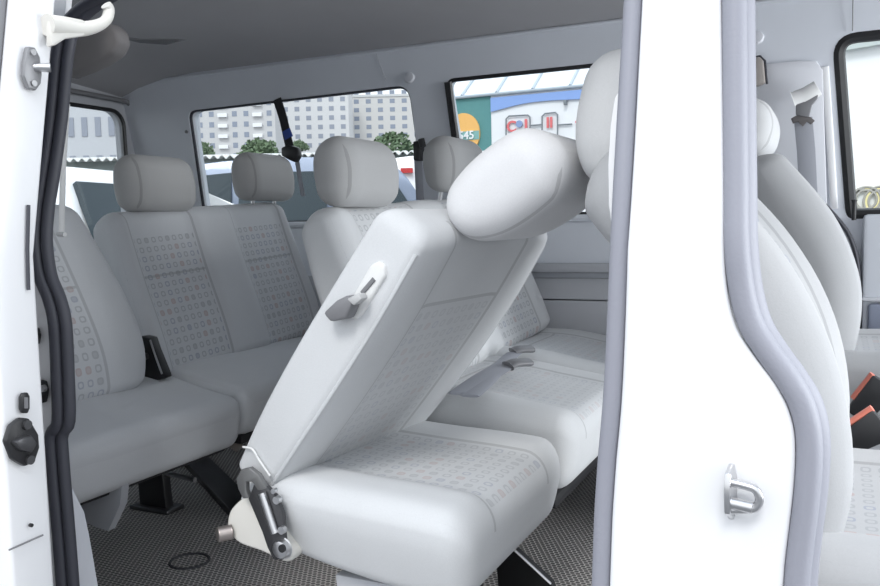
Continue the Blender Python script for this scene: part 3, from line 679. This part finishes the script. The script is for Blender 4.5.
bm = BM(); prism(bm, [at(x, y, 2.485) for x, y in ((750, 60), (760, 58), (764, 62), (766, 84), (758, 87), (750, 86))], (0, -.03, 0)); bevel_all(bm, .005); obj('anchor_cover', bm, plain('warm_grey_plastic', (.34, .31, .29), .5), b4)
bm = BM(); tube(bm, [at(750, 58, 2.478), at(760, 56, 2.478), at(765, 61, 2.478), at(767, 84, 2.478)], .003, n=8); obj('cover_edge', bm, M['seal_dark'], b4)

# ================================================================== OUTSIDE
GZ = -.50
bm = BM(); 
vs = [bm.verts.new(p) for p in ((-700, -40, GZ), (300, -40, GZ), (300, 600, GZ), (-700, 600, GZ))]; bm.faces.new(vs)
struct('ground', bm, plain('grey_asphalt', (.20, .20, .205), .9, nscale=30, nstr=.3, var=.15), 'grey asphalt yard outside', 'ground')
def horiz(v): return Vector((v.x, v.y, 0)).normalized()
DV = horiz(FW); DR = Vector((DV.y, -DV.x, 0))        # straight away from the photographer, and across
def place(px, dep):                                   # ground point below a pixel column
    q = atd(px, 224, dep); return Vector((q.x, q.y, GZ))
# garage row with a corrugated roof edge
def box_dir(bm, c, right, fwd, w, d, z0, z1):
    vs = []
    for z in (z0, z1):
        for a, b in ((-1, 0), (1, 0), (1, 1), (-1, 1)): vs.append(bm.verts.new(c+right*(a*w/2)+fwd*(b*d)+Vector((0, 0, z))))
    for f in ((0, 1, 2, 3), (4, 5, 6, 7), (0, 1, 5, 4), (1, 2, 6, 5), (2, 3, 7, 6), (3, 0, 4, 7)): bm.faces.new([vs[i] for i in f])
gc = place(178, 14.5); gc.z = 0
gr = thing('garage_row', (gc.x, gc.y, GZ), 'low grey green garage row with white wavy corrugated roof edge', 'garage')
bm = BM(); box_dir(bm, gc, DR, DV, 8.4, 1.3, GZ, 2.005); obj('wall', bm, plain('grey_green_wall', (.24, .27, .26), .8, var=.1), gr)
bm = BM(); n = 420; rows = []
for k in range(n+1):
    u = -4.3+8.6*k/n; z = 2.0+.028*math.sin(u*2*PI/.14)
    a = gc+DR*u-DV*.25
    rows.append([bm.verts.new(a+Vector((0, 0, z))), bm.verts.new(a+DV*1.6+Vector((0, 0, z+.14))), bm.verts.new(a+DV*1.6+Vector((0, 0, z+.16))), bm.verts.new(a+Vector((0, 0, z+.02)))])
for A, B_ in zip(rows, rows[1:]):
    for i in range(4): bm.faces.new((A[i], A[(i+1) % 4], B_[(i+1) % 4], B_[i]))
obj('corrugated_roof', bm, plain('white_corrugated_sheet', (.78, .78, .76), .7, var=.08), gr)
# apartment blocks
def apartments(px0, px1, dep, floors, cols, base, win, label, name='apartment_block', fh=2.9, balc=False, z0=0):
    A = place(px0, dep); B_ = place(px1, dep); rt = (B_-A).normalized(); fw_ = Vector((-rt.y, rt.x, 0)); W = (B_-A).length
    t = thing(name, (A.x, A.y, GZ), label, 'building')
    c = (A+B_)/2; c.z = 0; H = floors*fh+1.5
    bm = BM(); box_dir(bm, c, rt, fw_, W, 14, GZ, H); obj('facade', bm, base, t, smooth=False)
    bm = BM(); box_dir(bm, c-fw_*.3, rt, fw_, W+.6, 14.6, H, H+.8); obj('roof', bm, plain('pale_roof_edge', (.6, .6, .6), .8), t, smooth=False)
    pitch = W/cols; first = None
    for f in range(floors):
        for k in range(cols):
            p = A+rt*(pitch*(k+.5))+Vector((0, 0, 1.0+f*fh+.9-GZ*0))-fw_*.06
            p.z = z0+.9+f*fh
            bay = balc and (k % 3 == 1)
            if first is None or bay != first_bay_used and False: pass
            key = 'b' if bay else 'w'
            if key not in cache_for(t):
                bm = BM(); ww = pitch*(.42 if not bay else .80); hh = fh*.5
                if bay:
                    box_dir(bm, Vector((0, 0, 0))-fw_*.9, rt, fw_, ww, .9, -.2, hh*.55)
                else: box_dir(bm, Vector((0, 0, 0)), rt, fw_, ww, .1, 0, hh)
                me = bpy.data.meshes.new('window' if not bay else 'balcony'); bmesh.ops.recalc_face_normals(bm, faces=bm.faces[:]); bm.to_mesh(me); bm.free()
                me.materials.append(win if not bay else M['white'])
                cache_for(t)[key] = me
            o = bpy.data.objects.new('window' if not bay else 'balcony', cache_for(t)[key]); COL.objects.link(o); o.parent = t
            o.location = p-t.location
    return t
_cache = {}
def cache_for(t): return _cache.setdefault(t.name, {})
wingl = plain('blue_grey_window', (.26, .29, .36), .25)
wing2 = plain('slate_window', (.30, .32, .38), .3)
apartments(176, 279, 235, 14, 9, plain('pale_concrete', (.58, .57, .575), .85, var=.05), wingl, 'pale apartment block with balcony bands seen through the rear side window, left of the belt', balc=True, z0=8)
apartments(284, 352, 270, 15, 6, plain('white_concrete', (.66, .65, .655), .85, var=.04), wing2, 'white apartment block just right of the hanging belt', z0=8)
apartments(354, 425, 290, 15, 6, plain('cream_concrete', (.62, .60, .585), .85, var=.04), wingl, 'cream apartment block behind the middle row headrest near the pillar', z0=10)
apartments(30, 150, 60, 4, 9, plain('white_plaster', (.56, .57, .60), .85, var=.04), wing2, 'low white building seen through the rear window', name='low_building', fh=2.7, z0=4.0)
# bushes behind the garage row
leaf = plain('bush_leaf', (.15, .21, .12), .8, var=.35)
def bush(px, w, top, dep, label):
    c = place(px, dep); H = (226-top)/F*dep+.78; W = w/F*dep
    t = thing('bush', c, label, 'bush', None)
    bm = BM()
    for k in range(900):
        a = random.uniform(0, 2*PI); e = math.acos(random.uniform(-.2, 1)); rr = random.uniform(.7, 1.0)
        n_ = Vector((math.cos(a)*math.sin(e), math.sin(a)*math.sin(e), math.cos(e)))
        p = Vector((c.x, c.y, H-W*.45))+Vector((n_.x*W*.5, n_.y*W*.5, n_.z*W*.45))*rr*(1+.18*math.sin(a*5)*math.cos(e*4))
        s = W*.05; u = Vector((random.gauss(0, 1), random.gauss(0, 1), random.gauss(0, 1))).normalized(); v = u.orthogonal()
        bm.faces.new([bm.verts.new(p+u*s), bm.verts.new(p+v*s*.6), bm.verts.new(p-u*s), bm.verts.new(p-v*s*.6)])
    obj('foliage', bm, leaf, t, smooth=False)
    bm = BM(); tube(bm, [Vector((c.x, c.y, GZ)), Vector((c.x, c.y, H-W*.3))], .12, n=8, rads=[1, .5]); obj('trunk', bm, plain('bark', (.12, .09, .07), .9), t)
bush(204, 26, 139, 24, 'green bush above the garage roof at the rear edge of the side window')
bush(262, 40, 138, 25, 'wide green bush above the garage roof just left of the hanging belt')
bush(302, 18, 140, 24, 'small green bush right of the hanging belt')
bush(394, 44, 134, 23, 'green bush above the garage roof beside the pillar')
# parked cars
def car(c, ang, H, L_, paint, label, rev=False, name='parked_car', van=False):
    t = bpy.data.objects.new(name, None); COL.objects.link(t); tag(t, label, 'car')
    s = H/1.5; k = L_/4.2
    outl = [(-2.1, .30), (-2.12, .62), (-2.02, .88), (-1.85, .98), (-1.62, 1.32), (-1.35, 1.46), (-.6, 1.5), (.25, 1.46), (.55, 1.36), (1.1, .98), (1.75, .86), (2.05, .72), (2.12, .45), (2.08, .28)]
    wx = (.62, 1.06)
    if van: outl[8:10] = [(.56, 1.38), (.86, .98)]; wx = (.58, .82); outl[2:6] = [(-2.10, .88), (-2.07, .98), (-1.99, 1.32), (-1.85, 1.45)]
    def wz(z): return .84 if z < .85 else .84-.24*(z-.85)/.65*1.0
    bm = BM()
    O = crom([Vector((x*k, z*s, 0)) for x, z in outl], 3)
    ra = [bm.verts.new((p.x, -wz(p.y/s)*s**.5, p.y)) for p in O]; rb_ = [bm.verts.new((p.x, wz(p.y/s)*s**.5, p.y)) for p in O]
    n = len(O)
    for i in range(n): bm.faces.new((ra[i], ra[(i+1) % n], rb_[(i+1) % n], rb_[i]))
    bm.faces.new(ra); bm.faces.new(rb_)
    bmesh.ops.triangulate(bm, faces=[f for f in bm.faces if len(f.verts) > 4])
    bmesh.ops.recalc_face_normals(bm, faces=bm.faces[:]); bevel_all(bm, .05*s, 3, 50)
    def fin(nm, b, mt, sm=True):
        me = bpy.data.meshes.new(nm); bmesh.ops.recalc_face_normals(b, faces=b.faces[:]); b.to_mesh(me); b.free(); me.materials.append(mt)
        if sm:
            for p in me.polygons: p.use_smooth = True
            me.set_sharp_from_angle(angle=math.radians(45))
        o = bpy.data.objects.new(nm, me); COL.objects.link(o); o.parent = t; return o
    fin('body', bm, paint)
    gm = car_glass
    for sd in (-1, 1):
        for poly in ([(-1.72, 1.0), (-1.50, 1.30), (-1.25, 1.37), (-.95, 1.38), (-.95, 1.0)], [(-.88, 1.0), (-.88, 1.39), (-.1, 1.39), (-.1, 1.0)], [(-.03, 1.0), (-.03, 1.39), (.25, 1.37), (.50, 1.28), (.90, 1.0)])[:0 if van else 3]:
            b = BM(); prism(b, [Vector((x*k, sd*(wz(z)*s**.5+.008), z*s)) for x, z in poly], (0, -sd*.05, 0)); fin('side_window', b, gm, False)
        for x in (-1.32, 1.32):
            b = BM(); tube(b, [Vector((x*k, sd*.66*s**.5, .31*s)), Vector((x*k, sd*.87*s**.5, .31*s))], .31*s, n=24); w = fin('wheel', b, M['black'])
            b = BM(); tube(b, [Vector((x*k, sd*.86*s**.5, .31*s)), Vector((x*k, sd*.885*s**.5, .31*s))], .2*s, n=16); h_ = fin('hub_cap', b, M['steel']); h_.parent = w
        b = BM(); prism(b, [Vector((x*k, sd*.84*s**.5, z*s)) for x, z in ((-2.13, .66), (-2.06, .88), (-1.86, .97), (-1.86, .80))], (0, -sd*.22, 0)); fin('tail_light', b, M['glow_red'], False)
        b = BM(); prism(b, [Vector((x*k, sd*.78*s**.5, z*s)) for x, z in ((1.80, .80), (2.07, .68), (2.07, .56), (1.85, .64))], (0, -sd*.25, 0)); fin('head_light', b, M['steel'], False)
        b = BM(); tube(b, [Vector((.72*k, sd*.84*s**.5, 1.02*s)), Vector((.72*k, sd*1.0*s**.5, 1.05*s))], .07*s, n=10); fin('mirror', b, paint)
    b = BM(); prism(b, [Vector((wx[0]*k, -.6*s**.5, 1.34*s)), Vector((wx[1]*k, -.74*s**.5, 1.0*s)), Vector((wx[1]*k, .74*s**.5, 1.0*s)), Vector((wx[0]*k, .6*s**.5, 1.34*s))], (.03, 0, .02)); fin('windscreen', b, gm, False)
    t.location = c; t.rotation_euler = (0, 0, ang)
    return t
car_glass = plain('car_glass', (.045, .06, .07), .3, spec=.08)
acr = math.atan2(DR.y, DR.x)
car(place(57, 5.6), acr-.25, 1.74, 4.6, plain('white_car_paint', (.85, .85, .86), .25, Coat_Weight=.5), 'white car parked behind the van, seen through the rear window', van=True)
car(place(243, 9.0), acr+PI+.06, 1.98, 4.6, plain('silver_blue_paint', (.22, .26, .35), .3, .2, Coat_Weight=.5), 'silver blue car seen through the rear side window below the garage wall')
cw = car(place(543, 11.3), acr, 2.20, 4.4, plain('white_car_paint', (.85, .85, .86), .25, Coat_Weight=.5), 'white car with a red tail light beyond the silver blue car', van=True)
bm = BM(); p_ = place(408, 10.42); p_.z = 1.46
box_dir(bm, p_, DR, DV, .15, .30, -.03, .03)
for v in bm.verts: v.co -= cw.location
bmesh.ops.rotate(bm, verts=bm.verts[:], cent=(0, 0, 0), matrix=Matrix.Rotation(-acr, 3, 'Z'))
me = bpy.data.meshes.new('high_tail_light'); bm.to_mesh(me); bm.free(); me.materials.append(M['glow_red'])
o = bpy.data.objects.new('high_tail_light', me); COL.objects.link(o); o.parent = cw
# pavilion with signs
PY = 17.0
pa = at(452, 100, PY)
pv = thing('market_pavilion', (at(520, 220, PY).x, PY, GZ), 'market pavilion with arched pale roof, green end wall and white lettered sign', 'building')
zt = at(520, 93, PY).z; xa = at(438, 90, PY).x+1.5; xg = at(491, 120, PY).x; xb = at(700, 80, PY).x
bm = BM(); box(bm, (xa-1.5, PY, GZ), (xg, PY+6, zt)); obj('green_wall', bm, plain('teal_green_wall', (.10, .27, .27), .7, var=.08), pv)
bm = BM(); box(bm, (xg, PY+.01, GZ), (xb+.4, PY+6, zt)); obj('white_wall', bm, plain('white_sign_wall', (.82, .82, .84), .6), pv)
# blue band, curved lower edge
bl = crom([at(491, 112, PY-.02), at(520, 104.5, PY-.02), at(545, 101, PY-.02), at(582, 99, PY-.02), at(700, 93, PY-.02)], 6)
tp = [Vector((p_.x, PY-.02, zt-.05)) for p_ in bl]
bm = BM(); prism(bm, [Vector((p_.x, PY-.02, p_.z)) for p_ in bl]+tp[::-1], (0, -.02, 0)); obj('blue_band', bm, plain('blue_band_paint', (.25, .38, .72), .6), pv)
bm = BM(); tube(bm, [Vector((xa-1.5, PY-.05, zt+.02)), Vector((xb, PY-.05, zt+.02))], .035, n=8); obj('gutter', bm, plain('grey_gutter', (.42, .47, .52), .5), pv)
bm = BM(); rows = []
for k in range(13):
    y = PY-.05+9*k/12; z = zt+.03+1.7*(1-(1-k/6)**2); rows.append([bm.verts.new((xa-1.5, y, z)), bm.verts.new((xb, y, z))])
for A, B_ in zip(rows, rows[1:]): bm.faces.new((A[0], A[1], B_[1], B_[0]))
obj('arched_roof', bm, plain('pale_translucent_roof', (.80, .83, .86), .5), pv)
xs = at(463, 98, PY).x; step = (at(536, 88, PY).x-at(500, 92, PY).x)
for i in range(7):
    bm = BM(); tube(bm, [Vector((xs+i*step-step, PY-.07+9*k/12, zt+.05+1.7*(1-(1-k/6)**2))) for k in range(13)], .03, n=6); obj('roof_rib', bm, plain('grey_rib', (.5, .56, .62), .5), pv)
# orange round sign with numerals
cc = at(463.5, 134, PY-.03); rx = (at(480.5, 134, PY).x-cc.x)
bm = BM(); tube(bm, [Vector((cc.x, PY-.005, cc.z)), Vector((cc.x, PY-.05, cc.z))], rx, rx*1.15, n=40, up=(0, 0, 1)); rs = obj('round_sign', bm, plain('orange_sign', (.85, .47, .14), .5), pv)
def text(body, name, p, size, mat, parent, bold=.0, ext=.01, sx=1., line=0):
    cu = bpy.data.curves.new(name, 'FONT'); cu.body = body; cu.size = size; cu.extrude = ext; cu.offset = bold*.4; cu.align_x = 'CENTER'; cu.align_y = 'CENTER'
    if line: cu.fill_mode = 'NONE'; cu.bevel_depth = line; cu.extrude = 0
    o = bpy.data.objects.new(name, cu); COL.objects.link(o); cu.materials.append(mat)
    o.rotation_euler = (PI/2, 0, 0); o.location = Vector(p)-wloc(parent); o.scale = (sx, 1, 1)
    dg = bpy.context.evaluated_depsgraph_get(); dg.update()
    me = bpy.data.meshes.new_from_object(o.evaluated_get(dg)); me.name = name
    lc, rt_, sc_ = o.location.copy(), o.rotation_euler.copy(), o.scale.copy()
    bpy.data.objects.remove(o); o = bpy.data.objects.new(name, me); COL.objects.link(o)
    o.location = lc; o.rotation_euler = rt_; o.scale = sc_; o.parent = parent
    return o
bm = BM(); box(bm, (cc.x-rx*1.0, PY-.058, cc.z-.14), (cc.x+rx*.97, PY-.05, cc.z+.05)); obj('number_band', bm, plain('sea_green_band', (.22, .42, .40), .6), rs)
text('545', 'lettering', (cc.x+.085, PY-.075, cc.z-.045), .25, M['white'], rs, .008)
# outlined letters
redm = plain('red_letter', (.72, .16, .17), .5); blum = plain('blue_dot', (.25, .33, .55), .5); outm = plain('dark_outline', (.20, .22, .24), .5)
def frame(x0, y0, x1, y1, nm='letter_frame'):
    P = [at(x0, y1, PY-.03), at(x0, y0+3, PY-.03), at(x0+3, y0, PY-.03), at(x1-2, y0-1, PY-.03), at(x1, y0+1, PY-.03), at(x1, y1, PY-.03)]
    bm = BM(); tube(bm, P, .016, n=6, closed=True); obj(nm, bm, outm, pv)
frame(506, 116, 530, 140); frame(542, 113.5, 557.5, 136)
for a, b in (((530, 125.5), (542, 124.5)), ((557.5, 125), (572, 124))):
    bm = BM(); tube(bm, [at(*a, PY-.03), at(*b, PY-.03)], .016, n=6); obj('link_line', bm, outm, pv)
text('C', 'lettering', at(511.5, 127, PY-.03), .32, redm, pv, .02)
text('I', 'lettering', at(526, 125.5, PY-.03), .32, redm, pv, .03)
text('II', 'lettering', at(549.5, 123, PY-.03), .30, redm, pv, .025)
bm = BM(); disc(bm, at(519.5, 124, PY-.02), .075, (0, -1, 0), .03); obj('blue_dot', bm, blum, pv)
bm = BM(); disc(bm, at(577, 122, PY-.02), .03, (0, -1, 0), .03); obj('red_dot', bm, redm, pv)
bm = BM(); box(bm, at(565.5, 102.5, PY-.06)-Vector((.03, .05, .05)), at(565.5, 102.5, PY-.06)+Vector((.03, .05, .05)), .01); obj('wall_lamp', bm, outm, pv)
bm = BM(); tube(bm, [at(485, 84, PY+1), at(485, 78, PY+1)], .02, n=6); obj('roof_spike', bm, outm, pv)
# white kiosk beyond the front window
KY = 9.0
x0 = at(760, 200, KY).x
kk = thing('white_kiosk', (at(860, 200, KY).x, KY, GZ), 'white kiosk with outlined yellow letters beyond the front window', 'building')
bm = BM(); box(bm, (x0+.5, KY, GZ), (x0+5, KY+3, at(860, 30, KY).z)); obj('wall', bm, plain('bright_white_wall', (.95, .95, .95), .6), kk)
bm = BM(); prism(bm, [at(838, 52.5, KY-.03), at(930, 37, KY-.03), at(930, 25, KY-.03), at(838, 40, KY-.03)], (0, -.06, 0)); obj('eave', bm, plain('pale_green_eave', (.55, .60, .58), .6), kk)
yel = plain('yellow_letter', (.93, .82, .42), .5)
for ch, px, py, sz in (('K', 852.5, 203, .34), ('O', 866, 201, .34), ('O', 881, 203, .40)):
    p_ = at(px, py, KY-.02)
    text(ch, 'letter_outline', p_+Vector((0, -.012, 0)), sz, plain('letter_outline_grey', (.42, .40, .36), .6), kk, .0, .0, line=.011)
    text(ch, 'lettering', p_, sz, yel, kk, .0, .012)

# ================================================================== LIGHT
w = bpy.data.worlds.new('sky'); bpy.context.scene.world = w; w.use_nodes = True
nt = w.node_tree; nt.nodes.clear()
out = nt.nodes.new('ShaderNodeOutputWorld'); bg = nt.nodes.new('ShaderNodeBackground')
tc = nt.nodes.new('ShaderNodeTexCoord'); sp = nt.nodes.new('ShaderNodeSeparateXYZ'); rp = nt.nodes.new('ShaderNodeValToRGB')
nt.links.new(tc.outputs['Generated'], sp.inputs[0]); nt.links.new(sp.outputs[2], rp.inputs[0])
rp.color_ramp.elements[0].position = 0.; rp.color_ramp.elements[0].color = (.95, .98, 1, 1)
rp.color_ramp.elements[1].position = .9; rp.color_ramp.elements[1].color = (.78, .87, 1, 1)
nt.links.new(rp.outputs[0], bg.inputs[0]); bg.inputs[1].default_value = 1.35
nt.links.new(bg.outputs[0], out.inputs[0])
sun = bpy.data.lights.new('sun', 'SUN'); so = bpy.data.objects.new('sun', sun); COL.objects.link(so)
sun.energy = 1.25; sun.angle = math.radians(18); sun.color = (1, .98, .95)
sd = Vector((-.20, 1, -1.05)).normalized()          # light travels from behind the photographer into the van
so.rotation_euler = sd.to_track_quat('-Z', 'Y').to_euler()
al = bpy.data.lights.new('windscreen_daylight', 'AREA'); al.shape = 'RECTANGLE'; al.size = 1.7; al.size_y = .9; al.energy = 62; al.color = (.93, .97, 1)  # added fill lamp ahead of the front seats, brightens the rear of the cabin
ao = bpy.data.objects.new('windscreen_daylight', al); COL.objects.link(ao); ao.location = (2.3, 1.75, 1.0)
ao.rotation_euler = Vector((-1, 0, .02)).to_track_quat('-Z', 'Z').to_euler()
sc = bpy.context.scene
sc.view_settings.view_transform = 'Standard'; sc.view_settings.look = 'None'; sc.view_settings.exposure = .25; sc.view_settings.gamma = 1.0
